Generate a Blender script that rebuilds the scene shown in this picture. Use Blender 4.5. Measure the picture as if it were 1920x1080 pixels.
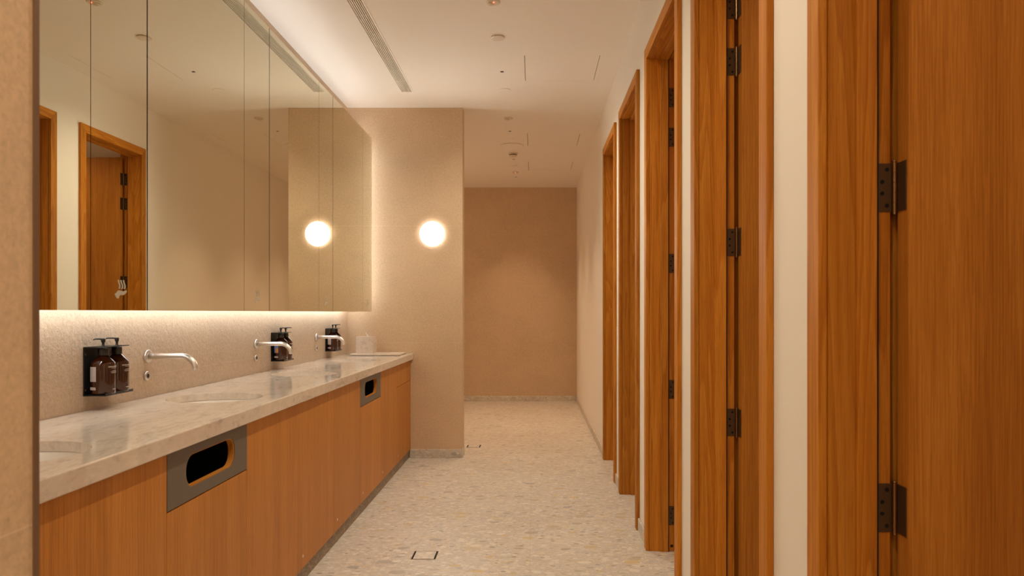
import bpy, bmesh, math, random
from mathutils import Vector, Matrix
for o in list(bpy.data.objects): bpy.data.objects.remove(o, do_unlink=True)
SC = bpy.context.scene
C = SC.collection
PI = math.pi
random.seed(7)

# ------------------------------------------------------------------ camera, world, exposure
EYE = 1.25
cam = bpy.data.cameras.new('camera')
cam.sensor_width = 36; cam.lens = 1340/1920*36
cam.shift_x = -41/1920; cam.shift_y = 46/1920
cam.clip_start = .02; cam.clip_end = 60
cam.dof.use_dof = True; cam.dof.focus_distance = 4.6; cam.dof.aperture_fstop = 8
co = bpy.data.objects.new('camera', cam); C.objects.link(co)
co.location = (0, 0, EYE); co.rotation_euler = (PI/2, 0, 0)
SC.camera = co
w = bpy.data.worlds.new('world'); SC.world = w; w.use_nodes = True
w.node_tree.nodes['Background'].inputs[0].default_value = (1, .8, .6, 1)
w.node_tree.nodes['Background'].inputs[1].default_value = 0.0
SC.view_settings.view_transform = 'Standard'; SC.view_settings.look = 'None'
SC.view_settings.exposure = 0.16; SC.view_settings.gamma = 1.0
SC.view_settings.use_curve_mapping = False
SC.cycles.max_bounces = 16; SC.cycles.diffuse_bounces = 12; SC.cycles.glossy_bounces = 6

LED_COL = (1.0, .98, .95)
WARM = (1.0, .67, .42)
LED_UP = 10.5
LED_DOWN = 13.0
LED_END = 26.0
SCONCE = 120.0
DOWN_N = 57.0
DOWN_F = 70.0
FAR_W = 32.0
BACK_W = 2.0
CUB_W = 14.0

# ------------------------------------------------------------------ dimensions (metres)
H = 3.015                      # ceiling
XL = -1.607                    # vanity wall
XR = .607                      # cubicle wall, corridor face
XP = -.616                     # end of the pier and of the near stub wall
XM = -1.365                    # mirror plane
YP = 6.16                      # pier face
YB = 10.09                     # far wall
YS = .884                      # end of near stub wall
YN = -2.2                      # wall behind the camera
DOOR_FAR = [1.54, 2.685, 3.81, 4.975, 6.115]
DOOR_W = .878
DOOR_TOP = 2.645

# ------------------------------------------------------------------ node helpers
def mat(name):
    m = bpy.data.materials.new(name); m.use_nodes = True
    nt = m.node_tree; b = nt.nodes['Principled BSDF']
    return m, nt, b
def N(nt, t, **kw):
    n = nt.nodes.new(t)
    for k, v in kw.items(): setattr(n, k, v)
    return n
def S(n, **kw):
    for k, v in kw.items(): n.inputs[k.replace('_', ' ')].default_value = v
    return n
def L(nt, a, b): nt.links.new(a, b)
def mathn(nt, op, a, b=None, c=None, clamp=False):
    n = N(nt, 'ShaderNodeMath', operation=op); n.use_clamp = clamp
    for i, v in enumerate((a, b, c)):
        if v is None: continue
        if isinstance(v, (int, float)): n.inputs[i].default_value = v
        else: L(nt, v, n.inputs[i])
    return n.outputs[0]
def ramp(nt, fac, stops):
    r = N(nt, 'ShaderNodeValToRGB'); e = r.color_ramp.elements
    while len(e) < len(stops): e.new(.5)
    for i, (p, c) in enumerate(stops):
        e[i].position = p
        e[i].color = (c, c, c, 1) if isinstance(c, (int, float)) else (*c, 1)
    L(nt, fac, r.inputs[0]); return r.outputs[0]
def mix(nt, fac, a, b, mode='MIX'):
    n = N(nt, 'ShaderNodeMix', data_type='RGBA', blend_type=mode)
    for i, v in ((0, fac), (6, a), (7, b)):
        if isinstance(v, (int, float)): n.inputs[i].default_value = v
        elif isinstance(v, tuple): n.inputs[i].default_value = (*v, 1) if len(v) == 3 else v
        else: L(nt, v, n.inputs[i])
    return n.outputs[2]
def coords(nt, scale=(1, 1, 1), rot=(0, 0, 0), rnd=False, kind='Object'):
    tc = N(nt, 'ShaderNodeTexCoord'); mp = N(nt, 'ShaderNodeMapping')
    src = tc.outputs[kind]
    if rnd:
        oi = N(nt, 'ShaderNodeObjectInfo')
        v = N(nt, 'ShaderNodeVectorMath', operation='ADD')
        sc = N(nt, 'ShaderNodeVectorMath', operation='SCALE'); sc.inputs[0].default_value = (3.7, 5.1, 9.3)
        L(nt, oi.outputs['Random'], sc.inputs['Scale'])
        L(nt, src, v.inputs[0]); L(nt, sc.outputs[0], v.inputs[1]); src = v.outputs[0]
    L(nt, src, mp.inputs[0]); mp.inputs['Scale'].default_value = scale; mp.inputs['Rotation'].default_value = rot
    return mp.outputs[0]
def noise(nt, vec, scale, detail=4, rough=.5, dist=0):
    n = N(nt, 'ShaderNodeTexNoise'); L(nt, vec, n.inputs['Vector'])
    S(n, Scale=scale, Detail=detail, Roughness=rough, Distortion=dist); return n.outputs['Fac']
def bump(nt, b, h, strength, dist):
    n = N(nt, 'ShaderNodeBump'); n.inputs['Strength'].default_value = strength; n.inputs['Distance'].default_value = dist
    L(nt, h, n.inputs['Height']); L(nt, n.outputs[0], b.inputs['Normal'])
def plain(name, col, rough=.5, metal=0, **kw):
    m, nt, b = mat(name)
    b.inputs['Base Color'].default_value = (*col, 1); b.inputs['Roughness'].default_value = rough
    b.inputs['Metallic'].default_value = metal
    for k, v in kw.items(): b.inputs[k.replace('_', ' ')].default_value = v
    return m
def emit(name, col, s, base=(.8, .8, .8)):
    m, nt, b = mat(name)
    b.inputs['Base Color'].default_value = (*base, 1)
    b.inputs['Emission Color'].default_value = (*col, 1); b.inputs['Emission Strength'].default_value = s
    return m

# ------------------------------------------------------------------ materials
def wood(name, light, mid, dark, along='Z', fig=1.0, rough=.55, fine=1.0, ffreq=1.6, vary=.17, wb=.34, ww=.35):
    m, nt, b = mat(name)
    sc = {'Z': (1, 1, .055), 'Y': (1, .055, 1), 'X': (.055, 1, 1)}[along]
    v = coords(nt, sc, rnd=True)
    warp = noise(nt, v, 5.5, 3, .5, .4)
    bands = mathn(nt, 'FRACT', mathn(nt, 'MULTIPLY', warp, 17*fig))
    band = ramp(nt, bands, [(0, .15), (.55, .55), (.9, .9), (1, .15)])
    v2 = coords(nt, {'Z': (1, 1, .012), 'Y': (1, .012, 1), 'X': (.012, 1, 1)}[along], rnd=True)
    streak = noise(nt, v2, 110*ffreq, 4, .7)
    wide = noise(nt, v2, 14, 2, .5)
    v3 = coords(nt, {'Z': (1, 1, .03), 'Y': (1, .03, 1), 'X': (.03, 1, 1)}[along], rnd=True)
    pore = ramp(nt, noise(nt, v3, 420, 2, .5), [(.36, 0), (.5, 1)])
    f = mathn(nt, 'ADD', mathn(nt, 'MULTIPLY', band, wb), mathn(nt, 'MULTIPLY', streak, .5*fine))
    f = mathn(nt, 'ADD', f, mathn(nt, 'MULTIPLY', wide, ww), clamp=True)
    col = ramp(nt, f, [(.30, dark), (.55, mid), (.80, light)])
    col = mix(nt, mathn(nt, 'MULTIPLY', mathn(nt, 'SUBTRACT', 1, pore), .35), col, dark)
    oi = N(nt, 'ShaderNodeObjectInfo')
    tone = mathn(nt, 'ADD', 1-vary, mathn(nt, 'MULTIPLY', oi.outputs['Random'], 2*vary))
    sc_ = N(nt, 'ShaderNodeVectorMath', operation='SCALE'); L(nt, col, sc_.inputs[0]); L(nt, tone, sc_.inputs['Scale']); col = sc_.outputs[0]
    L(nt, col, b.inputs['Base Color'])
    b.inputs['Roughness'].default_value = rough
    b.inputs['Specular IOR Level'].default_value = .22
    bump(nt, b, pore, .12, .0006)
    return m
OAK_L, OAK_M, OAK_D = (.57, .245, .030), (.47, .172, .014), (.29, .090, .006)
M = {}
M['oak'] = wood('solid oak, oiled', OAK_L, OAK_M, OAK_D, 'Z', 1.0, .55)
M['oak_y'] = wood('solid oak, oiled, level grain', OAK_L, OAK_M, OAK_D, 'Y', 1.0, .55)
M['veneer'] = wood('oak veneer', (.64, .285, .058), (.51, .205, .027), (.31, .105, .010), 'Z', .30, .5, 1.5, 2.6, .04, .10, .20)
M['cab'] = wood('straight grained cabinet veneer', (.64, .290, .070), (.52, .215, .038), (.33, .118, .016), 'Z', .20, .42, 1.45, 2.2, .035, .12, .22)

def stone(name, base, jz=None, jy=None, jx=None, bumpy=False, jcol=(.80, .66, .50), jw=.0022, jf=.5):
    m, nt, b = mat(name)
    v = coords(nt)
    n1 = noise(nt, v, 3.0, 5, .6, .3)
    n2 = noise(nt, v, 75, 5, .65, .5)
    n3 = noise(nt, v, 150, 3, .6)
    f = mathn(nt, 'ADD', mathn(nt, 'MULTIPLY', n1, .25), mathn(nt, 'MULTIPLY', n2, .45))
    f = mathn(nt, 'ADD', f, mathn(nt, 'MULTIPLY', n3, .30))
    lo = tuple(c*.80 for c in base); hi = tuple(min(1, c*1.14) for c in base)
    col = ramp(nt, f, [(.34, lo), (.5, base), (.66, hi)])
    vo = N(nt, 'ShaderNodeTexVoronoi'); L(nt, v, vo.inputs['Vector']); S(vo, Scale=34, Randomness=1)
    sp = mathn(nt, 'MULTIPLY', mathn(nt, 'LESS_THAN', vo.outputs['Distance'], .13),
               mathn(nt, 'GREATER_THAN', N_sep(nt, vo.outputs['Color']), .62))
    col = mix(nt, mathn(nt, 'MULTIPLY', sp, .35), col, tuple(c*.55 for c in base))
    tc = N(nt, 'ShaderNodeTexCoord'); sx = N(nt, 'ShaderNodeSeparateXYZ'); L(nt, tc.outputs['Object'], sx.inputs[0])
    msk = None
    for ax, spec in ((2, jz), (1, jy), (0, jx)):
        if not spec: continue
        off, pitch = spec
        d = mathn(nt, 'PINGPONG', mathn(nt, 'SUBTRACT', sx.outputs[ax], off), pitch)  # 0 at joint .. pitch
        d2 = mathn(nt, 'MODULO', mathn(nt, 'ADD', mathn(nt, 'SUBTRACT', sx.outputs[ax], off), pitch*50+jw/2), pitch)
        k = mathn(nt, 'LESS_THAN', d2, jw)
        msk = k if msk is None else mathn(nt, 'MAXIMUM', msk, k)
    if msk is not None: col = mix(nt, mathn(nt, 'MULTIPLY', msk, jf), col, jcol)
    L(nt, col, b.inputs['Base Color']); b.inputs['Roughness'].default_value = .72
    if bumpy:
        h = mathn(nt, 'ADD', noise(nt, v, 62, 3, .5, .3), mathn(nt, 'MULTIPLY', noise(nt, v, 240, 2, .5), .35))
        bump(nt, b, h, 1.0, .0034)
    else:
        bump(nt, b, n3, .15, .0008)
    return m
def N_sep(nt, col):
    s = N(nt, 'ShaderNodeSeparateColor'); L(nt, col, s.inputs[0]); return s.outputs[0]
ST = (.63, .47, .31)
M['stone'] = stone('honed limestone', ST, jz=(.99, 1.006))
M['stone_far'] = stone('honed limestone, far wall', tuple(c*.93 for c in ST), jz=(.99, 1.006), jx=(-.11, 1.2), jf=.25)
M['stone_tex'] = stone('bush hammered limestone', (.66, .515, .365), jz=(.99, 1.006), jy=(2.495, 1.012), bumpy=True)

def terrazzo(name, grid=True):
    m, nt, b = mat(name)
    v = coords(nt)
    wn = N(nt, 'ShaderNodeTexNoise'); L(nt, v, wn.inputs['Vector']); S(wn, Scale=26, Detail=2)
    sub = N(nt, 'ShaderNodeVectorMath', operation='SUBTRACT'); L(nt, wn.outputs['Color'], sub.inputs[0]); sub.inputs[1].default_value = (.5, .5, .5)
    scl = N(nt, 'ShaderNodeVectorMath', operation='SCALE'); L(nt, sub.outputs[0], scl.inputs[0]); scl.inputs['Scale'].default_value = .016
    ad = N(nt, 'ShaderNodeVectorMath', operation='ADD'); L(nt, v, ad.inputs[0]); L(nt, scl.outputs[0], ad.inputs[1])
    mpv = N(nt, 'ShaderNodeMapping'); L(nt, ad.outputs[0], mpv.inputs[0]); mpv.inputs['Scale'].default_value = (.62, 1.05, 1.0); mpv.inputs['Rotation'].default_value = (0, 0, .12)
    vv = mpv.outputs[0]
    n1 = noise(nt, v, 2.0, 3, .5)
    n2 = noise(nt, v, 260, 3, .6)
    col = ramp(nt, mathn(nt, 'ADD', mathn(nt, 'MULTIPLY', n1, .4), mathn(nt, 'MULTIPLY', n2, .6)),
               [(.36, (.46, .42, .375)), (.5, (.55, .51, .46)), (.64, (.62, .58, .53))])
    def layer(col, scale, rmax, keep, stops, amount, metric='EUCLIDEAN', seed=0.0):
        off = N(nt, 'ShaderNodeVectorMath', operation='ADD'); L(nt, vv, off.inputs[0]); off.inputs[1].default_value = (seed, seed*1.7, 0)
        vo = N(nt, 'ShaderNodeTexVoronoi', distance=metric, voronoi_dimensions='2D' if grid else '3D'); L(nt, off.outputs[0], vo.inputs['Vector']); S(vo, Scale=scale)
        s = N(nt, 'ShaderNodeSeparateColor'); L(nt, vo.outputs['Color'], s.inputs[0])
        rad = mathn(nt, 'MULTIPLY', mathn(nt, 'ADD', .45, mathn(nt, 'MULTIPLY', s.outputs[1], .55)), rmax*(1 if grid else 1.3))
        k = mathn(nt, 'MULTIPLY', mathn(nt, 'LESS_THAN', vo.outputs['Distance'], rad), mathn(nt, 'GREATER_THAN', s.outputs[0], 1-keep))
        cc = ramp(nt, s.outputs[2], stops)
        return mix(nt, mathn(nt, 'MULTIPLY', k, amount), col, cc)
    cream, white, grey = (.66, .61, .50), (.78, .745, .68), (.31, .30, .28)
    yel, brn, dk = (.62, .46, .20), (.40, .28, .18), (.17, .155, .14)
    col = layer(col, 110, .52, .85, [(0, (.38, .35, .31)), (.3, cream), (.7, white), (1, (.45, .41, .36))], .6)
    col = layer(col, 55, .50, .60, [(0, white), (.35, cream), (.55, (.44, .40, .35)), (.75, (.64, .52, .33)), (1, white)], .8, seed=3.1)
    col = layer(col, 28, .42, .45, [(0, cream), (.3, white), (.45, (.43, .40, .36)), (.62, (.63, .50, .27)), (.75, white), (.9, grey), (1, (.50, .42, .33))], .85, 'EUCLIDEAN', 7.3)
    col = layer(col, 13, .34, .20, [(0, (.38, .35, .31)), (.35, yel), (.5, white), (.65, (.37, .335, .29)), (.85, grey), (1, (.58, .47, .30))], .85, 'EUCLIDEAN', 11.9)
    col = layer(col, 22, .20, .16, [(0, brn), (.4, (.52, .33, .15)), (.6, dk), (1, (.28, .26, .24))], .9, seed=17.7)
    col = mix(nt, .16, col, (.57, .53, .475))
    if grid:
        tc = N(nt, 'ShaderNodeTexCoord'); sx = N(nt, 'ShaderNodeSeparateXYZ'); L(nt, tc.outputs['Object'], sx.inputs[0])
        msk = None
        for ax, off in ((0, -.0215), (1, .37)):
            d2 = mathn(nt, 'MODULO', mathn(nt, 'ADD', mathn(nt, 'SUBTRACT', sx.outputs[ax], off), 30.0), .6)
            k = mathn(nt, 'LESS_THAN', d2, .003); msk = k if msk is None else mathn(nt, 'MAXIMUM', msk, k)
        col = mix(nt, mathn(nt, 'MULTIPLY', msk, .30), col, (.42, .31, .20))
    L(nt, col, b.inputs['Base Color']); b.inputs['Roughness'].default_value = .42
    return m
M['terrazzo'] = terrazzo('terrazzo floor')
M['terrazzo_skirt'] = terrazzo('terrazzo skirting', False)

def marble(name, base, streak=1.0, rough=.13):
    m, nt, b = mat(name)
    v = coords(nt, (1.0, .42, 1.0), (0, 0, .5), rnd=True)
    n1 = noise(nt, v, 6, 7, .62, 1.6)
    n2 = noise(nt, v, 22, 6, .6, 2.2)
    v2 = coords(nt, (1, .35, .6), (.3, .2, .75), rnd=True)
    n3 = noise(nt, v2, 60, 4, .6, 1.0)
    f = mathn(nt, 'ADD', mathn(nt, 'MULTIPLY', n1, .45), mathn(nt, 'ADD', mathn(nt, 'MULTIPLY', n2, .3), mathn(nt, 'MULTIPLY', n3, .25)))
    lo, hi = tuple(c*.69 for c in base), tuple(min(.9, c*1.19) for c in base)
    col = ramp(nt, f, [(.36, lo), (.48, base), (.55, tuple(c*1.06 for c in base)), (.66, hi)])
    vein = ramp(nt, mathn(nt, 'ABSOLUTE', mathn(nt, 'SUBTRACT', noise(nt, v, 9, 5, .6, 2.5), .5)), [(0, 1), (.03, 0)])
    col = mix(nt, mathn(nt, 'MULTIPLY', vein, .35*streak), col, (.78, .68, .56))
    L(nt, col, b.inputs['Base Color']); b.inputs['Roughness'].default_value = rough
    return m
M['marble'] = marble('beige quartzite', (.63, .56, .485), rough=.09)
M['plinth'] = marble('brown plinth stone', (.235, .18, .125), rough=.5)  # stone toned darker to carry the shade under the cabinets
M['onyx'] = marble('pale travertine', (.62, .52, .43), rough=.35)

def paint(name, col):
    m, nt, b = mat(name)
    n = noise(nt, coords(nt), 400, 2, .5)
    b.inputs['Base Color'].default_value = (*col, 1); b.inputs['Roughness'].default_value = .85
    bump(nt, b, n, .06, .0004); return m
M['paint'] = paint('cream wall paint', (.82, .78, .71))
M['ceil'] = paint('ceiling paint', (.86, .82, .76))
M['mirror'] = plain('tinted mirror', (.80, .80, .68), .0, 1.0)
M['edge'] = plain('dark glass edge', (.03, .035, .03), .25)
M['carcass'] = plain('dark cabinet board', (.035, .03, .025), .7)
M['steel'] = plain('brushed nickel', (.72, .68, .63), .38, 1.0)
M['bronze'] = plain('aged bronze', (.13, .08, .042), .42, .75)
M['trimbrown'] = plain('brown metal trim', (.20, .125, .075), .5, .3)
M['brass'] = plain('worn bronze knuckle', (.34, .21, .10), .32, 1.0)
M['black'] = plain('black powder coat', (.012, .011, .010), .45)
M['void'] = plain('black lining', (.004, .004, .004), .9)
M['rubber'] = plain('black rubber seal', (.008, .007, .006), .8)
M['taupe'] = plain('taupe powder coat', (.135, .115, .092), .5)
M['ceramic'] = plain('white glazed ceramic', (.80, .76, .69), .08)
M['amber'] = plain('amber glass', (.075, .017, .004), .05, Transmission_Weight=.45, IOR=1.45, Coat_Weight=.6)
M['darkpump'] = plain('black pump plastic', (.018, .015, .013), .3)
M['print'] = plain('pale print', (.62, .58, .52), .5)
M['label'] = plain('pale grey label', (.50, .44, .42), .5)
M['bluelabel'] = plain('blue and orange label', (.14, .25, .50), .5)
M['orangelabel'] = plain('orange label patch', (.70, .26, .04), .5)
M['white'] = plain('white plastic', (.74, .66, .56), .5)
M['frost'] = plain('frosted print', (.47, .43, .33), .55, .35)
M['tissue'] = plain('white tissue', (.90, .86, .80), .8)
M['led'] = emit('led diffuser up', LED_COL, LED_UP)
M['led_d'] = emit('led diffuser down', LED_COL, LED_DOWN)
M['led_e'] = emit('led diffuser end', LED_COL, LED_END)
M['bulb'] = emit('opal lamp glass', (1, .93, .83), SCONCE)
M['fill_back'] = emit('opal lamp glass, larger', (1, .80, .58), BACK_W)
M['fill_far'] = emit('opal lamp glass, corridor', WARM, FAR_W)
M['rim'] = emit('lit lamp rim glass', (1, .93, .88), 3.5, (.9, .86, .82))
M['redled'] = emit('red indicator', (1, .10, .06), 4)

# ------------------------------------------------------------------ mesh helpers
class MB:
    def __init__(s): s.bm = bmesh.new()
    def box(s, x0, x1, y0, y1, z0, z1, mi=0):
        m = Matrix.Translation(((x0+x1)/2, (y0+y1)/2, (z0+z1)/2)) @ Matrix.Diagonal((abs(x1-x0), abs(y1-y0), abs(z1-z0), 1))
        r = bmesh.ops.create_cube(s.bm, size=1, matrix=m)
        if mi:
            for f in {f for v in r['verts'] for f in v.link_faces}: f.material_index = mi
        return s
    def lathe(s, prof, c=(0, 0, 0), n=32, axis='Z', sx=1, sy=1, mi=0, smooth=True):
        rings = []
        for r, h in prof:
            ring = []
            for i in range(n):
                a = 2*PI*i/n; p = (r*math.cos(a)*sx, r*math.sin(a)*sy, h)
                if axis == 'X': p = (p[2], p[0], p[1])
                elif axis == 'Y': p = (p[0], p[2], p[1])
                ring.append(s.bm.verts.new((p[0]+c[0], p[1]+c[1], p[2]+c[2])))
            rings.append(ring)
        for a, b in zip(rings, rings[1:]):
            for i in range(n):
                f = s.bm.faces.new((a[i], a[(i+1) % n], b[(i+1) % n], b[i])); f.smooth = smooth; f.material_index = mi
        for ring in (rings[0], rings[-1]):
            f = s.bm.faces.new(ring); f.material_index = mi
        return s
    def tube(s, pts, r, n=16, mi=0):
        pts = [Vector(p) for p in pts]; rings = []; up = Vector((0, 1, 0))
        for i, p in enumerate(pts):
            t = (pts[min(i+1, len(pts)-1)]-pts[max(i-1, 0)]).normalized()
            if abs(t.dot(up)) > .95: up = Vector((1, 0, 0))
            a = t.cross(up).normalized(); b = t.cross(a)
            rr = r[i] if isinstance(r, (list, tuple)) else r
            rings.append([s.bm.verts.new(p+(a*math.cos(2*PI*k/n)+b*math.sin(2*PI*k/n))*rr) for k in range(n)])
        for a, b in zip(rings, rings[1:]):
            for i in range(n):
                f = s.bm.faces.new((a[i], a[(i+1) % n], b[(i+1) % n], b[i])); f.smooth = True; f.material_index = mi
        s.bm.faces.new(rings[0]); s.bm.faces.new(rings[-1])
        return s
    def holed(s, outer, holes, d, plane='XY', at=0.0, mi=0):
        """flat outline with holes, extruded by d along the plane's normal"""
        def P(u, v): return {'XY': (u, v, at), 'YZ': (at, u, v), 'XZ': (u, at, v)}[plane]
        nrm = {'XY': (0, 0, 1), 'YZ': (1, 0, 0), 'XZ': (0, 1, 0)}[plane]
        b2 = bmesh.new(); es = []
        for loop in [outer]+holes:
            vs = [b2.verts.new(P(*p)) for p in loop]
            es += [b2.edges.new((vs[i], vs[(i+1) % len(vs)])) for i in range(len(vs))]
        bmesh.ops.triangle_fill(b2, use_beauty=True, use_dissolve=False, edges=es, normal=nrm)
        r = bmesh.ops.extrude_face_region(b2, geom=list(b2.faces))
        bmesh.ops.translate(b2, verts=[g for g in r['geom'] if isinstance(g, bmesh.types.BMVert)], vec=Vector(nrm)*d)
        me = bpy.data.meshes.new('tmp'); b2.to_mesh(me); b2.free()
        s.bm.from_mesh(me); bpy.data.meshes.remove(me)
        return s
    def build(s, name, mats, parent=None, bevel=0, seg=2, loc=None):
        bmesh.ops.recalc_face_normals(s.bm, faces=s.bm.faces)
        me = bpy.data.meshes.new(name); s.bm.to_mesh(me); s.bm.free()
        for m in (mats if isinstance(mats, (list, tuple)) else [mats]): me.materials.append(m)
        o = bpy.data.objects.new(name, me); C.objects.link(o)
        if parent: o.parent = parent
        if loc: o.location = loc
        if bevel:
            md = o.modifiers.new('bevel', 'BEVEL'); md.width = bevel; md.segments = seg; md.limit_method = 'ANGLE'; md.angle_limit = .7
        return o
def circ(cx, cy, rx, ry=None, n=48):
    ry = ry or rx
    return [(cx+rx*math.cos(2*PI*i/n), cy+ry*math.sin(2*PI*i/n)) for i in range(n)]
def rect(a, b, c, d): return [(a, c), (b, c), (b, d), (a, d)]
def stadium(cy, cz, hw, r, n=12):
    p = [(cy+hw-r+r*math.cos(a), cz+r*math.sin(a)) for a in [-PI/2+PI*i/n for i in range(n+1)]]
    return p+[(cy-hw+r+r*math.cos(a), cz+r*math.sin(a)) for a in [PI/2+PI*i/n for i in range(n+1)]]
def rrect(cy, cz, hw, hh, r, n=8):
    p = []
    for sx, sy, a0 in ((1, -1, -PI/2), (1, 1, 0), (-1, 1, PI/2), (-1, -1, PI)):
        for i in range(n+1):
            a = a0+PI/2*i/n; p.append((cy+sx*(hw-r)+r*math.cos(a), cz+sy*(hh-r)+r*math.sin(a)))
    return p
def tag(o, label, cat, group=None, kind=None):
    o['label'] = label; o['category'] = cat
    if group: o['group'] = group
    if kind: o['kind'] = kind
    return o
def thing(name, label, cat, loc=(0, 0, 0), group=None, kind=None):
    o = bpy.data.objects.new(name, None); C.objects.link(o); o.location = loc; o.empty_display_size = .05
    return tag(o, label, cat, group, kind)
def dup(o, parent=None):
    c = o.copy(); C.objects.link(c)
    if parent: c.parent = parent
    for ch in list(o.children): dup(ch, c)
    return c

# ------------------------------------------------------------------ the setting
tag(MB().box(-2.7, 2.05, YN, YB, -.1, 0).build('floor', M['terrazzo']), 'pale beige terrazzo floor with grey, yellow and cream chips', 'floor', kind='structure')
XG0, XG1, YG0, YG1 = -1.058, -.967, .9, 5.71
PANELS = [(4.907, 5.44), (7.05, 7.57), (8.36, 8.87)]
PX0, PX1 = -.066, .456
DOWN = [-1.5, .2, 1.85, 3.5, 5.24, 6.96, 8.24, 9.31]
XD = -.234
holes = [rect(XG0+.004, XG1-.004, YG0+.004, YG1-.004)] + [rect(PX0, PX1, a, b) for a, b in PANELS]
holes += [rect(XD-.0125, XD+.0125, y-.0125, y+.0125) for y in DOWN]
tag(MB().holed(rect(-2.75, XR+.02, YN-.05, YB+.05), holes, .12, 'XY', H).build('ceiling', M['ceil']), 'smooth cream ceiling over the wash area and corridor', 'ceiling', kind='structure')
tag(MB().box(XR+.1285, 2.05, YN, 6.2, 2.78, 2.86).build('ceiling', M['ceil']), 'lower ceiling inside the toilet cubicles', 'ceiling', kind='structure')
tag(MB().box(XL-.15, XL, YS, YP, 0, H).build('wall_left', M['stone_tex']), 'rough beige stone wall behind the taps and mirrors', 'wall', kind='structure')
tag(MB().box(-2.7, XP, YP, YP+.15, 0, H).build('wall_pier', M['stone'], bevel=.002), 'smooth beige stone pier carrying the round wall lamp', 'wall', kind='structure')
tag(MB().box(-2.7, XP, YN, YS, 0, H).build('wall_near_left', M['stone'], bevel=.002), 'brown stone wall end at the left edge, out of focus', 'wall', kind='structure')
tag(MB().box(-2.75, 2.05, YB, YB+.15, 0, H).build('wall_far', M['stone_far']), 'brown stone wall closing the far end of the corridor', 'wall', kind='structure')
tag(MB().box(-2.85, -2.7, YP+.15, YB, 0, H).build('wall_far_left', M['paint']), 'cream wall round the corner behind the stone pier', 'wall', kind='structure')
tag(MB().box(-2.7, 2.05, YN-.15, YN, 0, H).build('wall_near', M['paint']), 'cream wall behind the camera', 'wall', kind='structure')
mb = MB(); y = YN
for f in DOOR_FAR:
    a, b = f-DOOR_W+.045, f-.045
    mb.box(XR, XR+.128, y, a, 0, H); mb.box(XR, XR+.128, a, b, DOOR_TOP-.045, H); y = b
mb.box(XR, XR+.128, y, YB, 0, H)
tag(mb.build('wall_right', M['paint']), 'cream painted wall with the row of cubicle doors', 'wall', kind='structure')
mb = MB()
for f in DOOR_FAR: mb.box(XR+.1285, 2.0, f-.018, f+.07, 0, 2.78)
mb.box(XR+.1285, 2.0, DOOR_FAR[0]-1.2, DOOR_FAR[0]-1.1, 0, 2.78)
mb.box(2.0, 2.1, YN, 6.3, 0, 2.86)
tag(mb.build('wall_cubicles', M['paint']), 'cream partition walls between the toilet cubicles', 'wall', kind='structure')
# corner trims
tag(MB().box(XP-.001, XP+.0025, YS-.006, YS+.003, 0, H).build('trim_1', M['trimbrown']), 'dark metal corner trim on the near stone wall end', 'trim', kind='structure')
tag(MB().box(XP-.004, XP+.0015, YP-.0015, YP+.003, .074, H).build('trim_2', M['stone']), 'fine stone arris on the corner of the pier', 'trim', kind='structure')
# skirting
SK = .074; ST_ = .012
def skirt(name, x0, x1, y0, y1, label):
    tag(MB().box(x0, x1, y0, y1, 0, SK).build(name, M['terrazzo_skirt'], bevel=.004), label, 'baseboard', kind='structure')
skirt('baseboard_far', -2.68, XR-ST_, YB-ST_, YB, 'terrazzo skirting along the far corridor wall')
skirt('baseboard_pier', -1.07, XP+.001, YP-ST_, YP, 'terrazzo skirting across the front of the pier')
skirt('baseboard_pier_side', XP, XP+.003, YP, YP+.15, 'terrazzo skirting on the end of the pier')
mb = MB().box(XR-ST_, XR, DOOR_FAR[-1]+.001, YB, 0, SK)
for i, f in enumerate(DOOR_FAR[:-1]): mb.box(XR-ST_, XR, f+.001, DOOR_FAR[i+1]-DOOR_W-.001, 0, SK)
tag(mb.build('baseboard_right', M['terrazzo_skirt'], bevel=.005), 'pale skirting along the cubicle wall', 'baseboard', kind='structure')

# ------------------------------------------------------------------ cubicle doors
XC = .588                                   # casing face
J = .067                                    # jamb face behind the casing's outer edge
HZ = [.187, .848, 1.507, 2.168, 2.375]
XREB, XEND, XLEAF = .7065, .7345, .748
def hinge(parent, yj, z):
    h = MB().box(XREB, XEND+.002, yj-.002, yj, -.05, .05).build('hinge', M['bronze'], parent, bevel=.0006)
    h.location = (0, 0, z)
    b = MB()
    for i in range(5):
        z0 = -.052+.0208*i
        b.lathe([(.0042, z0), (.0048, z0+.0003), (.0048, z0+.0203), (.0042, z0+.0206)], (XEND+.0075, yj-.003, 0), 16, smooth=False)
    b.lathe([(.0025, -.056), (.0042, -.0545), (.0042, -.052)], (XEND+.0075, yj-.003, 0), 14)
    b.lathe([(.0042, .052), (.0042, .0545), (.0025, .056)], (XEND+.0075, yj-.003, 0), 14)
    b.build('hinge_barrel', M['brass'], h)
    MB().box(XLEAF-.0022, XLEAF, yj-.040, yj-.005, -.05, .05).build('hinge_plate', M['bronze'], h, bevel=.0006)
    for k, zz in enumerate((-.037, -.012, .012, .037)):
        xx = .717 if k in (1, 2) else .7265
        MB().lathe([(.0042, -.0030), (.0042, -.0015)], (xx, yj, zz), 12, 'Y').build('screw', M['void'], h)
    return h
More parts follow.
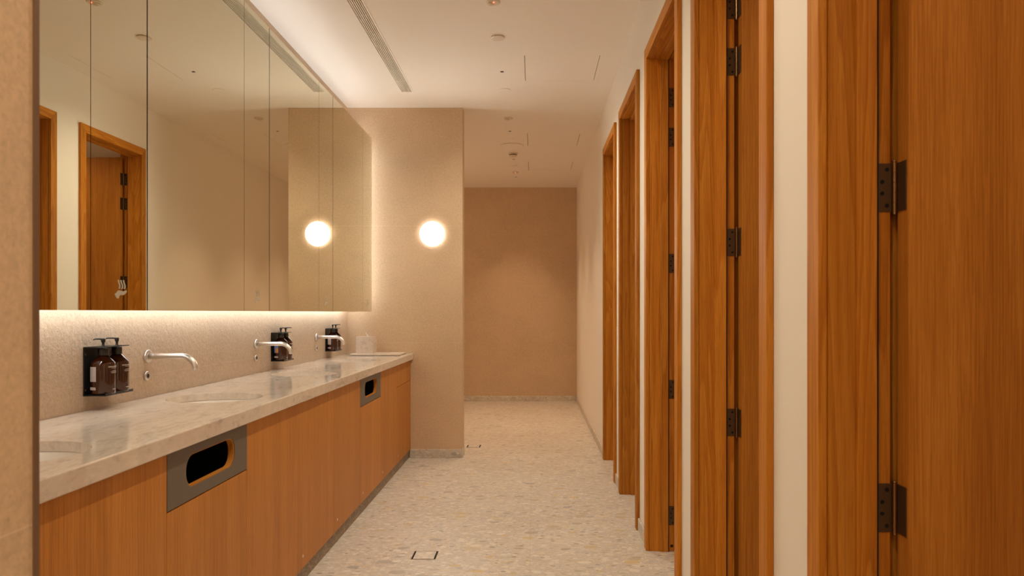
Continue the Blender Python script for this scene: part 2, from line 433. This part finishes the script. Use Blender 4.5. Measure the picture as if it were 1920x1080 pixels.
def make_door():
    """door with its outer casing edge at y = 0 (far) .. -DOOR_W (near)"""
    d = thing('door_1', '', 'door', kind='structure')
    a, b, t = -DOOR_W, 0.0, DOOR_TOP
    cw = .063
    for y0, y1 in ((b-cw, b), (a, a+cw)):
        MB().holed([(y0, 0), (y1, 0), (y1, t if y1 == b else t-cw), (y0, t-cw if y1 == b else t)], [], XR-XC-.0002, 'YZ', XC).build('casing', M['oak'], d, bevel=.0022)
    MB().holed([(a, t), (a+cw, t-cw), (b-cw, t-cw), (b, t)], [], XR-XC-.0002, 'YZ', XC).build('head_casing', M['oak_y'], d, bevel=.0022)
    for y0, y1 in ((b-J, b-.0452), (a+.0452, a+J)):
        MB().box(XR, XEND, y0, y1, 0, t-J).build('jamb', M['oak'], d, bevel=.0012)
    MB().box(XR, XEND, a+.0452, b-.0452, t-J, t-.0452).build('head_jamb', M['oak_y'], d, bevel=.0012)
    for y0, y1 in ((b-.046, b-.0185), (a+.019, a+.060)):
        MB().box(XEND+.0010, XEND+.0450, y0, y1, 0, t-.02).build('inner_casing', M['oak'], d, bevel=.0012)
    for y0, y1 in ((b-J-.012, b-J), (a+J, a+J+.012)):
        MB().box(.661, .702, y0, y1, 0, t-J-.012).build('door_stop', M['oak'], d, bevel=.0012)
    MB().box(.661, .702, a+J, b-J, t-J-.012, t-J).build('head_stop', M['oak_y'], d, bevel=.0012)
    MB().box(.7022, .7062, b-J-.009, b-J, 0, t-J-.012).box(.7022, .7062, a+J, a+J+.009, 0, t-J-.012).box(.7022, .7062, a+J, b-J, t-J-.009, t-J).build('door_seal', M['rubber'], d)
    yj = b-J
    MB().box(XLEAF, XLEAF+.74, yj-.047, yj-.003, .008, 2.553).build('door_leaf', M['veneer'], d, bevel=.001)
    for z in HZ: hinge(d, yj, z)
    MB().lathe([(.0075, -.0025), (.0075, -.0005)], (.722, yj, .028), 16, 'Y').build('screw_cap', M['void'], d)
    return d
LAB = ['open oak cubicle door nearest the camera, at the right edge', 'open oak cubicle door second from the right edge, two hinges facing the corridor',
       'open oak cubicle door, middle one of the row of five', 'open oak cubicle doorway second from the far end of the row',
       'open oak cubicle doorway farthest from the camera, seen whole in the mirror']
d0 = make_door()
for i, f in enumerate(DOOR_FAR):
    d = d0 if i == 0 else dup(d0)
    d.name = 'door_%d' % (i+1); d.location = (0, f, 0); d['label'] = LAB[i]; d['group'] = 'oak cubicle doors along the right wall'

# ------------------------------------------------------------------ vanity
ZT, ZB = .898, .845                          # worktop top / underside of its front edge
XF = -1.040                                  # worktop front edge
BAS = [1.785, 2.955, 4.115, 5.26]
BX, BRX, BRY = -1.318, .186, .174
mb = MB().holed(rect(XL+.001, XF-.030, YS+.004, YP-.001), [circ(BX, y, BRX, BRY, 64) for y in BAS], .028, 'XY', ZT-.028)
b2 = MB().box(XF-.030, XF, YS+.004, YP-.001, ZB, ZT).bm
bmesh.ops.bevel(b2, geom=[e for e in b2.edges if all(v.co.x > XF-.001 for v in e.verts) and abs(e.verts[0].co.z-e.verts[1].co.z) < .001], offset=.005, segments=4, profile=.5, affect='EDGES')
me = bpy.data.meshes.new('tmp'); b2.to_mesh(me); b2.free(); mb.bm.from_mesh(me); bpy.data.meshes.remove(me)
tag(mb.build('worktop', M['marble']), 'long beige veined stone worktop with four round basin cut-outs', 'worktop')
SEAMS = [.916, 1.492, 2.068, 2.644, 3.220, 3.797, 4.373, 4.949, 5.525, 6.101]
XCB = -1.062
CLAB = ['oak vanity cabinet hidden behind the near stone wall', 'oak vanity cabinet at the left edge, under the nearest basin',
        'oak vanity cabinet with the large near waste slot panel', 'oak vanity cabinet directly right of the near waste slot',
        'oak vanity cabinet between the two waste slots, second from the near slot', 'oak vanity cabinet just left of the far waste slot',
        'oak vanity cabinet with the small far waste slot panel', 'oak vanity cabinet just right of the far waste slot',
        'last oak vanity cabinet against the pier, with a shallow drawer']
ZC0, ZC1, ZD = .075, ZB-.002, .670
for i in range(9):
    a, b = SEAMS[i], SEAMS[i+1]
    if i == 8: b = YP-.004
    r = thing('vanity_cabinet', CLAB[i], 'cabinet', (XCB-.27, (a+b)/2, 0), 'oak cabinets under the worktop')
    ox, oy = -(XCB-.27), -(a+b)/2
    def put(mbx, name, m, par=r, bevel=0, label=None):
        o = mbx.build(name, m, par, bevel)
        if par is r: o.location = (ox, oy, 0)
        if label: o['label'] = label
        return o
    g = .0010
    slot = i in (2, 6)
    body = MB()
    body.box(XCB-.022-.50, XCB-.022, a+g, a+.018, ZC0+.03, .69 if slot else .69)
    body.box(XCB-.022-.50, XCB-.022, b-.018, b-g, ZC0+.03, .69)
    body.box(XCB-.022-.50, XCB-.022, a+.018, b-.018, ZC0+.03, ZC0+.048)
    put(body, 'carcass', M['carcass'])
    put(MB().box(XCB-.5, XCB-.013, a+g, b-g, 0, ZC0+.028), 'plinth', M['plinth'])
    if i == 8:
        put(MB().box(XCB-.02, XCB, a+g, b-g, ZC0, ZD-.002), 'door', M['cab'], bevel=.0008)
        put(MB().box(XCB-.02, XCB, a+g, b-g, ZD+.001, ZC1), 'drawer', M['cab'], bevel=.0008)
    elif slot:
        put(MB().box(XCB-.02, XCB, a+g, b-g, ZC0, ZD-.002), 'door', M['cab'], bevel=.0008)
        cy, cz = (a+b)/2+.003, .760
        put(MB().holed(rect(a+g, b-g, ZD+.002, ZC1), [rrect(cy, cz, .178, .051, .046)], .003, 'YZ', XCB-.002), 'metal_plate', M['taupe'], bevel=.0005, label='taupe metal plate with a rounded slot')
        put(MB().holed(rect(a+g, b-g, ZD+.002, ZC1), [rrect(cy, cz, .172, .048, .044)], .019, 'YZ', XCB-.0212), 'slot_surround', M['veneer'])
        put(MB().box(XCB-.25, XCB-.24, a+.02, b-.02, ZD-.05, ZC1).box(XCB-.24, XCB-.023, a+.019, a+.021, ZD-.05, ZC1).box(XCB-.24, XCB-.023, b-.021, b-.019, ZD-.05, ZC1)
            .box(XCB-.24, XCB-.023, a+.02, b-.02, ZD-.06, ZD-.05).box(XCB-.24, XCB-.023, a+.02, b-.02, ZC1-.006, ZC1), 'waste_chute', M['void'])
    else:
        put(MB().box(XCB-.02, XCB, a+g, b-g, ZC0, ZC1), 'door', M['cab'], bevel=.0008)
    put(MB().lathe([(.0078, 0), (.0078, .0012), (.0062, .0020), (.0035, .0020)], (XCB, a+.065, .130), 20, 'X'), 'lock', M['steel'])

for k, y in enumerate(BAS):
    zt = ZT-.0285
    prof = [(1.06, 0), (1.02, 0), (1.0, -.004), (.98, -.03), (.90, -.07), (.72, -.105), (.40, -.12), (.13, -.124), (.12, -.128),
            (.12, -.134), (.42, -.130), (.76, -.114), (.96, -.076), (1.05, -.03), (1.06, -.006)]
    r = thing('basin', ['white oval basin nearest the camera, cut off by the left wall end', 'white oval basin below the largest tap',
              'white oval basin below the middle tap', 'white oval basin below the farthest tap'][k], 'basin', (BX, y, zt-.13), 'undermounted basins in the worktop')
    mb = MB(); n = 48; rings = []
    for s_, h in prof:
        rings.append([mb.bm.verts.new((BRX*s_*math.cos(2*PI*i/n), BRY*s_*math.sin(2*PI*i/n), .13+h)) for i in range(n)])
    rings.append(rings[0])
    for A, B in zip(rings, rings[1:]):
        for i in range(n):
            f = mb.bm.faces.new((A[i], A[(i+1) % n], B[(i+1) % n], B[i])); f.smooth = True
    mb.build('bowl', M['ceramic'], r)
    MB().lathe([(.021, .0015), (.021, .0045), (.017, .0062), (.004, .0068)], (0, 0, 0), 24).build('drain', M['steel'], r)

# ------------------------------------------------------------------ taps and sensors
TL = ['', 'brushed wall tap nearest the camera, right of the near soap bottles', 'brushed wall tap in the middle, in front of the middle soap bottles', 'brushed wall tap farthest away, beside the pier']
def make_tap():
    r = thing('wall_tap', '', 'tap', group='brushed taps on the stone wall')
    MB().lathe([(.0265, .0005), (.027, .002), (.027, .0105), (.0255, .0125), (.013, .0127)], (0, 0, 0), 32, 'X').build('flange', M['steel'], r)
    pts = [(.005, 0, 0), (.05, 0, 0), (.10, 0, 0), (.148, 0, 0)]
    R = .056
    for i in range(1, 11):
        a = i/10*PI/2; pts.append((.148+R*math.sin(a), 0, -R+R*math.cos(a)))
    mb = MB().tube(pts, .0118, 20)
    mb.build('spout', M['steel'], r)
    e = Vector(pts[-1]); q = (Vector(pts[-1])-Vector(pts[-2])).normalized()
    MB().tube([e-q*.001, e+q*.002], [.0106, .0106], 20).build('aerator', M['steel'], r)
    return r
tp = make_tap()
for i, y in enumerate(BAS):
    r = tp if i == 0 else dup(tp)
    r.location = (XL, y+.008, 1.069); r['label'] = TL[i] or 'brushed wall tap over the nearest basin, hidden behind the left wall end'
def make_sensor():
    r = thing('tap_sensor', '', 'sensor', group='round tap sensors below the taps')
    MB().lathe([(.0175, .0005), (.0195, .002), (.0195, .008), (.017, .0105), (.010, .0105), (.009, .0095)], (0, 0, 0), 28, 'X').build('ring', M['steel'], r)
    MB().lathe([(.0088, .0095), (.0088, .0112), (.005, .012)], (0, 0, 0), 20, 'X').build('lens', M['black'], r)
    return r
sn = make_sensor()
SL = ['hidden behind the left wall end', 'below the nearest tap, largest in view', 'below the middle tap', 'below the farthest tap']
for i, y in enumerate(BAS):
    r = sn if i == 0 else dup(sn)
    r.location = (XL, y+.004, .988); r['label'] = 'small round metal sensor '+SL[i]

# ------------------------------------------------------------------ soap holders and bottles
def make_holder():
    r = thing('soap_holder', '', 'holder', group='black bottle holders on the wall')
    MB().box(.001, .004, -.088, .088, -.0, .176).build('back_plate', M['black'], r, bevel=.001)
    MB().holed(rrect(.036, 0, .033, .088, .006), [circ(.046, -.0425, .0155), circ(.046, .0425, .0155)], .003, 'XY', .173).build('top_shelf', M['black'], r)
    MB().box(.004, .082, -.088, .088, 0, .003).box(.080, .082, -.088, .088, .003, .010).build('tray', M['black'], r, bevel=.001)
    for yy in (-.078, .078):
        for zz in (.02, .148): MB().lathe([(.0045, .0038), (.0045, .0055), (.003, .006)], (0, yy, zz), 12, 'X').build('screw', M['bronze'], r)
    return r
def cyl_patch(mb, r, a0, a1, z0, z1, n=8, th=.0004):
    for s0, s1 in ((r, r+th),):
        vs = [[mb.bm.verts.new((rr*math.cos(a0+(a1-a0)*i/n), rr*math.sin(a0+(a1-a0)*i/n), z)) for i in range(n+1)] for rr in (s0, s1) for z in (z0, z1)]
        lo, hi, LO, HI = vs
        for i in range(n):
            for q in ((LO[i], LO[i+1], HI[i+1], HI[i]), (lo[i], hi[i], hi[i+1], lo[i+1]), (lo[i], lo[i+1], LO[i+1], LO[i]), (hi[i], HI[i], HI[i+1], hi[i+1])): mb.bm.faces.new(q)
        mb.bm.faces.new((lo[0], LO[0], HI[0], hi[0])); mb.bm.faces.new((lo[n], hi[n], HI[n], LO[n]))
def make_bottle():
    r = thing('soap_bottle', '', 'bottle', group='amber pump bottles in the holders')
    R = .0405
    MB().lathe([(.030, 0), (.036, .0008), (.0395, .004), (R, .008), (R, .1095), (.0396, .1135), (.0370, .1175), (.0310, .1242), (.0230, .1328), (.0178, .1385), (.0150, .1410), (.0140, .1430), (.0140, .147)], (0, 0, 0), 40).build('bottle', M['amber'], r)
    MB().lathe([(.0168, .1412), (.0176, .1420), (.0176, .165), (.0160, .1675), (.0115, .168)], (0, 0, 0), 28).build('collar', M['darkpump'], r)
    p = MB().lathe([(.0100, .1682), (.0080, .1735), (.0040, .177), (.0046, .186), (.0068, .190), (.0078, .200), (.0055, .2025)], (0, 0, 0), 20)
    pump = p.build('pump', M['darkpump'], r)
    MB().tube([(0, 0, .199), (.015, 0, .2005), (.030, 0, .2005), (.036, 0, .1985)], [.0036, .0028, .0022, .0020], 12).build('nozzle', M['darkpump'], pump)
    random.seed(3)
    def line(z, h, half, dens):
        lab = MB(); a = -half
        while a < half:
            wv = random.uniform(.05, .085)*dens
            cyl_patch(lab, R, a, min(a+wv, half), z, z+h, 2); a += wv+.028*dens
        lab.build('printed_line', M['print'], r)
    line(.0985, .0042, .62, 1.0); line(.0945, .0018, .33, .8)
    line(.0845, .0018, .28, .8); line(.0808, .0018, .42, .8); line(.0772, .0018, .34, .8); line(.018, .0022, .22, .8)
    g = MB(); cyl_patch(g, R, math.radians(-139), math.radians(-92), .048, .101); o = g.build('back_label', M['label'], r)
    g = MB(); cyl_patch(g, R, math.radians(-139), math.radians(-94), .018, .028); g.build('small_label', M['label'], r)
    return r
hd = make_holder(); bt = make_bottle()
HY = [2.633, 4.452, 5.588]
HL = ['nearest the camera', 'behind the middle tap', 'farthest away, behind the last tap']
HB = .951
NOZ = [(-115, -150), (-15, 20), (10, 25)]
first = True
for i, y in enumerate(HY):
    h = hd if i == 0 else dup(hd)
    h.location = (XL, y, HB); h['label'] = 'black metal soap holder ' + HL[i]
    for j, s_ in enumerate((-1, 1)):
        b = bt if first else dup(bt); first = False
        b.location = (XL+.046, y+s_*.0425, HB+.0032)
        b['label'] = ['front', 'rear'][j] + ' amber pump bottle in the holder ' + HL[i]
        for ch in b.children:
            if ch.name.startswith('pump'): ch.rotation_euler.z = math.radians(NOZ[i][j])
            if ch.name.startswith('back_label') and i == 1 and j == 0:
                ch.data = ch.data.copy(); ch.data.materials[0] = M['bluelabel']; ch['label'] = 'blue and orange back label'
                g = MB(); cyl_patch(g, .0411, math.radians(-116), math.radians(-94), .050, .078); g.build('label_patch', M['orangelabel'], ch)

# ------------------------------------------------------------------ stone tissue box on a tray
tag(MB().holed(rrect(-1.300, 5.972, .205, .165, .018), [], .0095, 'XY', ZT+.0035).holed(rrect(-1.300, 5.972, .190, .150, .012), [], .0034, 'XY', ZT+.0002).build('stone_tray', M['onyx'], bevel=.003), 'flat pale stone tray in the far corner of the worktop', 'tray')
tb = thing('tissue_box', 'square pale stone tissue box on the stone tray', 'tissue box', (-1.408, 6.010, ZT+.0133))
MB().holed(rrect(0, 0, .071, .071, .003), [stadium(0, 0, .035, .012)], .008, 'XY', .129).box(-.071, .071, -.071, -.063, 0, .129).box(-.071, .071, .063, .071, 0, .129)\
    .box(-.071, -.063, -.063, .063, 0, .129).box(.063, .071, -.063, .063, 0, .129).build('box', M['onyx'], tb, bevel=.001)
mb = MB(); n = 9; cols = []
for i in range(n+1):
    t = i/n; z = .10+.078*t; wd = .011*(1-t)+.002
    cols.append([mb.bm.verts.new((.010*math.sin(t*4)+wd*(k-1.5)*.7+.002, .004*math.sin(k*2.1+t*3), z-.006*abs(k-1.5)*t)) for k in range(4)])
for a, b in zip(cols, cols[1:]):
    for k in range(3): mb.bm.faces.new((a[k], a[k+1], b[k+1], b[k])).smooth = True
o = mb.build('tissue', M['tissue'], tb); o.modifiers.new('s', 'SOLIDIFY').thickness = .0012

# ------------------------------------------------------------------ mirror cabinets
ZM0, ZM1, YE = 1.257, 2.718, 6.017
MS = [.905, 1.034, 1.356, 2.201, 2.523, 3.368, 3.688, 4.538, 4.851, 5.698, 6.017]
def icon(parent, yc):
    mb = MB()
    def ribbon(pts, wd):
        L_, R_ = [], []
        for (u, v), w_ in zip(pts, wd):
            L_.append((u-w_, v)); R_.append((u+w_, v))
        poly = L_+R_[::-1]
        mb.holed(poly, [], .0004, 'YZ', XM+.0002)
    sx, sz = .07/410, .028/285
    def P(cx, cy): return (yc-.035+(cx-260)*sx, EYE+.074-(cy-610)*sz)
    for x0 in (400, 487, 572):
        pts = [P(x0+20*math.sin(-2.2+k/8*5.6)+k*2, 268+k/8*298) for k in range(9)]
        ribbon(pts, [.0036]*9)
    hand = [(262, 760), (275, 725), (310, 715), (335, 670), (375, 628), (430, 618), (480, 632), (530, 646), (580, 632), (612, 608), (650, 606), (668, 640),
            (655, 680), (615, 725), (560, 770), (510, 776), (450, 768), (425, 800), (398, 822), (405, 860), (380, 893), (335, 890), (305, 850), (280, 800)]
    mb.holed([P(*p) for p in hand], [], .0004, 'YZ', XM+.0002)
    o = mb.build('hand_dryer_symbol', M['frost'], parent); o['label'] = 'frosted symbol of warm air over a hand'
ML = ['narrow mirror strip hidden behind the left wall end', 'narrow mirror hidden behind the left wall end', 'mirror panel at the left edge reflecting the fourth doorway',
      'narrow mirror panel reflecting the farthest cubicle doorway, hand symbol at its foot', 'broad mirror panel over the largest tap, reflecting pink wall',
      'narrow mirror panel between the nearest two broad plain panels', 'broad mirror panel over the middle tap, reflecting the pier edge',
      'narrow mirror panel cutting through the reflected lamp', 'broad mirror panel over the farthest tap', 'last narrow mirror panel beside the pier']
for i in range(10):
    a, b = MS[i], MS[i+1]; nar = i in (1, 3, 5, 7, 9)
    ga, gb = (.0016, .0034) if nar else (.0034, .0016)
    if i == 9: gb = 0
    r = thing('mirror_cabinet', ML[i], 'mirror cabinet', (XM-.1, (a+b)/2, ZM0), 'mirror cabinets along the vanity wall')
    off = (-(XM-.1), -(a+b)/2, -ZM0)
    o = MB().box(XM-.165, XM-.0205, a+.0004, b-(.0004 if i < 9 else .018), ZM0+.004, ZM1-.004).build('cabinet_box', M['carcass'], r); o.location = off
    mb = MB().box(XM-.018, XM, a+ga, b-gb, ZM0, ZM1, 1)
    for f in mb.bm.faces:
        f.normal_update()
        if f.normal.x > .9: f.material_index = 0
    g = mb.build('mirror_door', [M['mirror'], M['edge']], r, bevel=0); g.location = off
    if nar:
        icon(r, (a+b)/2)
        for ch in r.children:
            if ch.name.startswith('hand_dryer'): ch.location = off
o = tag(MB().box(XL+.006, XM-.167, MS[0], YE-.018, 2.668, 2.676).box(XL+.0, XL+.006, MS[0], YE-.018, 2.668, 2.690).build('light_shelf', M['carcass']), 'dark light channel along the top behind the mirrors', 'light channel')
tag(MB().box(XL+.026, XL+.052, MS[0], YE-.018, 2.677, 2.695).build('led_strip', M['led']), 'long glowing light strip on top behind the mirrors', 'light strip', 'light strips round the mirrors')
tag(MB().box(XL+.040, XL+.066, MS[0], YE-.02, 1.286, 1.292).build('led_strip', M['led_d']), 'long glowing light strip under the mirrors washing the stone', 'light strip', 'light strips round the mirrors')
tag(MB().box(XL+.0, XM-.167, MS[0], YE-.02, 1.2925, 1.300).build('light_shelf', M['carcass']), 'dark light channel along the foot behind the mirrors', 'light channel')
tag(MB().box(XL+.064, XL+.090, YE-.007, YE-.001, 1.30, 2.712).build('led_strip', M['led_e']), 'upright glowing light strip at the pier end of the mirrors', 'light strip', 'light strips round the mirrors')
tag(MB().box(XL+.0, XM-.151, YE-.007-.008, YE-.0075, 1.30, 2.66).build('light_shelf', M['carcass']), 'dark upright light channel at the pier end of the mirrors', 'light channel')

# ------------------------------------------------------------------ wall lamp, added fill lamps
lp = thing('wall_lamp', 'glowing round white wall lamp on the stone pier', 'lamp', (-.8735, YP, 1.926))
MB().lathe([(.080, -.0005), (.080, -.012), (.074, -.014)], (0, 0, 0), 48, 'Y').build('back_plate', M['white'], lp)
MB().lathe([(.088, -.0145), (.103, -.0150), (.107, -.0185), (.107, -.0260), (.103, -.0300), (.094, -.0300), (.0905, -.0270), (.0895, -.0180)], (0, 0, 0), 64, 'Y').build('glass_rim', M['rim'], lp)
MB().lathe([(.070, -.0142), (.082, -.0160), (.0875, -.022), (.0875, -.030), (.080, -.036), (.066, -.041), (.045, -.044), (.015, -.045)], (0, 0, 0), 64, 'Y').build('lamp_shade', M['bulb'], lp)

bl = thing('wall_lamp', 'added unseen fill lamp, round and white, on the wall behind the camera', 'lamp', (-.05, YN, 2.0))  # unseen lamp added as soft fill from behind the view
MB().lathe([(.14, .0005), (.14, .014), (.12, .016)], (0, 0, 0), 48, 'Y').build('back_plate', M['white'], bl)
MB().lathe([(.12, .0162), (.155, .024), (.16, .045), (.15, .070), (.12, .090), (.07, .102), (.02, .106)], (0, 0, 0), 48, 'Y').build('lamp_shade', M['fill_back'], bl)

bl = thing('wall_lamp', 'added unseen fill lamp, round and white, round the corner behind the pier', 'lamp', (-2.7, 8.2, 1.926))  # lamp added out of sight to brighten the far corridor
MB().lathe([(.14, .0005), (.14, .014), (.12, .016)], (0, 0, 0), 48, 'X').build('back_plate', M['white'], bl)
MB().lathe([(.12, .0162), (.155, .024), (.16, .045), (.15, .070), (.12, .090), (.07, .102), (.02, .106)], (0, 0, 0), 48, 'X').build('lamp_shade', M['fill_far'], bl)

# ------------------------------------------------------------------ ceiling fittings
g = thing('air_grille', 'long slotted air grille in the ceiling above the mirrors', 'grille', ((XG0+XG1)/2, (YG0+YG1)/2, H))
off = (-(XG0+XG1)/2, -(YG0+YG1)/2, -H)
mb = MB().holed(rect(XG0, XG1+.004, YG0, YG1), [rect(XG0+.003, XG1-.008, YG0+.006, YG1-.003)], .004, 'XY', H-.004)
o = mb.build('frame', M['ceil'], g); o.location = off
wdt = (XG1-.008)-(XG0+.003); pit = wdt/6.5
mb = MB()
for k in range(6):
    x = XG0+.003+pit*(k+.60); mb.box(x, x+pit*.42, YG0+.006, YG1-.003, H-.003, H+.010)
o = mb.build('slats', M['ceil'], g); o.location = off
mb = MB(); y = YG1-.25
while y > YG0: mb.box(XG0+.005, XG1-.009, y, y+.004, H+.0005, H+.010); y -= .243
o = mb.build('bridges', M['ceil'], g); o.location = off
o = MB().box(XG0+.0045, XG1-.0045, YG0+.005, YG1-.005, H+.04, H+.05).build('duct', M['void'], g); o.location = off
for k, (a, b) in enumerate(PANELS):
    tag(MB().box(PX0+.0040, PX1-.0040, a+.0006, b-.0006, H+.0003, H+.018).build('access_panel', M['ceil']),
        ['flush square ceiling hatch nearest the camera', 'flush square ceiling hatch just past the pier, middle of three', 'flush square ceiling hatch nearest the far wall'][k], 'access panel', 'flush hatches in the ceiling')
DL = ['added unseen behind the camera', 'added unseen above the camera', 'added unseen above the nearest cabinets', 'unseen above the middle of the wash area', 'before the pier, nearest in view', 'just past the pier', 'second last before the far wall', 'nearest the far wall']  # lights above and behind the camera are unseen, added for brightness
for k, y in enumerate(DOWN):
    r = thing('downlight', 'tiny dark square recessed ceiling light '+DL[k], 'light', (XD, y, H), 'tiny recessed ceiling lights')
    MB().holed(rect(-.0123, .0123, -.0123, .0123), [rect(-.0100, .0100, -.0100, .0100)], .020, 'XY', .0005).build('trim_ring', M['black'], r)
    MB().box(-.0123, .0123, -.0123, .0123, .060, .064).build('lamp_cap', M['void'], r)
    ld = bpy.data.lights.new('downlight_lamp', 'SPOT'); ld.energy = DOWN_N if y < 6 else DOWN_F; ld.color = WARM if y > 6.2 else (1, .85, .64)
    ld.spot_size = math.radians(150 if y < 6 else 84); ld.spot_blend = 1.0; ld.shadow_soft_size = 0
    lo = bpy.data.objects.new('downlight_lamp', ld); C.objects.link(lo); lo.location = (XD, y, H-.004)
for k, f in enumerate(DOOR_FAR):
    r = thing('cubicle_fill_light', 'added unseen ceiling fill light inside the '+['nearest', 'second nearest', 'middle', 'second farthest', 'farthest'][k]+' cubicle', 'light', (1.25, f-.5, 2.78), 'added fill lights inside the cubicles')  # unseen lamps added to brighten the cubicles and door leaves
    MB().lathe([(.042, 0), (.042, -.004), (.036, -.006)], (0, 0, 0), 32).build('trim_ring', M['black'], r)
    ld = bpy.data.lights.new('cubicle_fill_lamp', 'SPOT'); ld.energy = CUB_W; ld.color = (1, .72, .48); ld.spot_size = math.radians(150); ld.spot_blend = 1; ld.shadow_soft_size = .03
    lo = bpy.data.objects.new('cubicle_fill_lamp', ld); C.objects.link(lo); lo.location = (1.25, f-.5, 2.76)
def disc(y, r_, h, label, grp='round ceiling covers', nm='sprinkler_cover', cat='sprinkler cover', m='ceil'):
    return tag(MB().lathe([(r_*.8, 0), (r_*.8, -h*.5), (r_, -h*.55), (r_, -h*.9), (r_*.97, -h), (r_*.3, -h)], (0, 0, 0), 40).build(nm, M[m], loc=(XD+.003, y, H)), label, cat, grp)
disc(4.58, .044, .009, 'round white ceiling cover nearest the camera', m='white')
disc(5.67, .047, .003, 'nearly flush round ceiling cover just before the pier')
disc(7.25, .040, .002, 'very faint flush disc between the dark light and big speaker')
disc(8.60, .042, .006, 'small round cover beyond the smoke detector')
sp = thing('ceiling_speaker', 'large round cream ceiling speaker in the far corridor', 'speaker', (XD+.003, 7.55, H))
MB().lathe([(.118, 0), (.122, -.002), (.122, -.006), (.112, -.0075), (.004, -.0078)], (0, 0, 0), 56).build('grille_cover', M['ceil'], sp)
MB().lathe([(.003, -.0075), (.003, -.0095)], (0, 0, 0), 12).build('screw', M['bronze'], sp)
sd = thing('smoke_detector', 'white domed smoke detector past the big ceiling speaker', 'smoke detector', (XD+.003, 7.92, H))
MB().lathe([(.052, 0), (.052, -.010), (.046, -.014)], (0, 0, 0), 40).build('base', M['white'], sd)
MB().lathe([(.036, -.0142), (.036, -.0225)], (0, 0, 0), 32).build('smoke_slots', M['bronze'], sd)
MB().lathe([(.044, -.0226), (.042, -.032), (.030, -.040), (.010, -.042)], (0, 0, 0), 40).build('cap', M['white'], sd)
def sensor(y, label, red, dx=0):
    r = thing('motion_sensor', label, 'sensor', (XD+.003, y, H), 'small round ceiling sensors')
    MB().lathe([(.040, 0), (.041, -.004), (.036, -.008), (.022, -.009)], (0, 0, 0), 40).build('base', M['white'], r)
    MB().lathe([(.020, -.0091), (.018, -.016), (.010, -.021), (.003, -.022)], (-.012, 0, 0), 28).build('lens', M['white'], r)
    if red: MB().lathe([(.003, -.0091), (.0035, -.012), (.002, -.014)], (dx, -.018, 0), 12).build('indicator_light', M['redled'], r)
sensor(4.06, 'small ceiling sensor with a red light at the top edge', True, .004)
sensor(6.49, 'small white ceiling sensor without red light just past the pier', False)
sensor(8.98, 'small ceiling sensor with a red light near the far wall', True)

# ------------------------------------------------------------------ floor drains
for k, (y, lb) in enumerate(((3.68, 'square floor drain in the foreground near the cabinets'), (6.68, 'small square floor drain beside the foot of the pier'))):
    r = thing('floor_drain', lb, 'drain', (-.561, y, 0), 'square drains set in the terrazzo')
    MB().holed(rect(-.063, .063, -.060, .060), [rect(-.0605, .0605, -.0575, .0575)], .0012, 'XY', .0002).build('frame', M['bronze'], r)
    MB().box(-.0603, -.0525, -.057, .057, .0002, .0007).build('slot', M['void'], r)
    MB().box(.0525, .0603, -.057, .057, .0002, .0007).build('slot', M['void'], r)
    MB().box(-.0522, .0522, -.057, .057, .0002, .0014).build('tile_insert', M['terrazzo_skirt'], r)
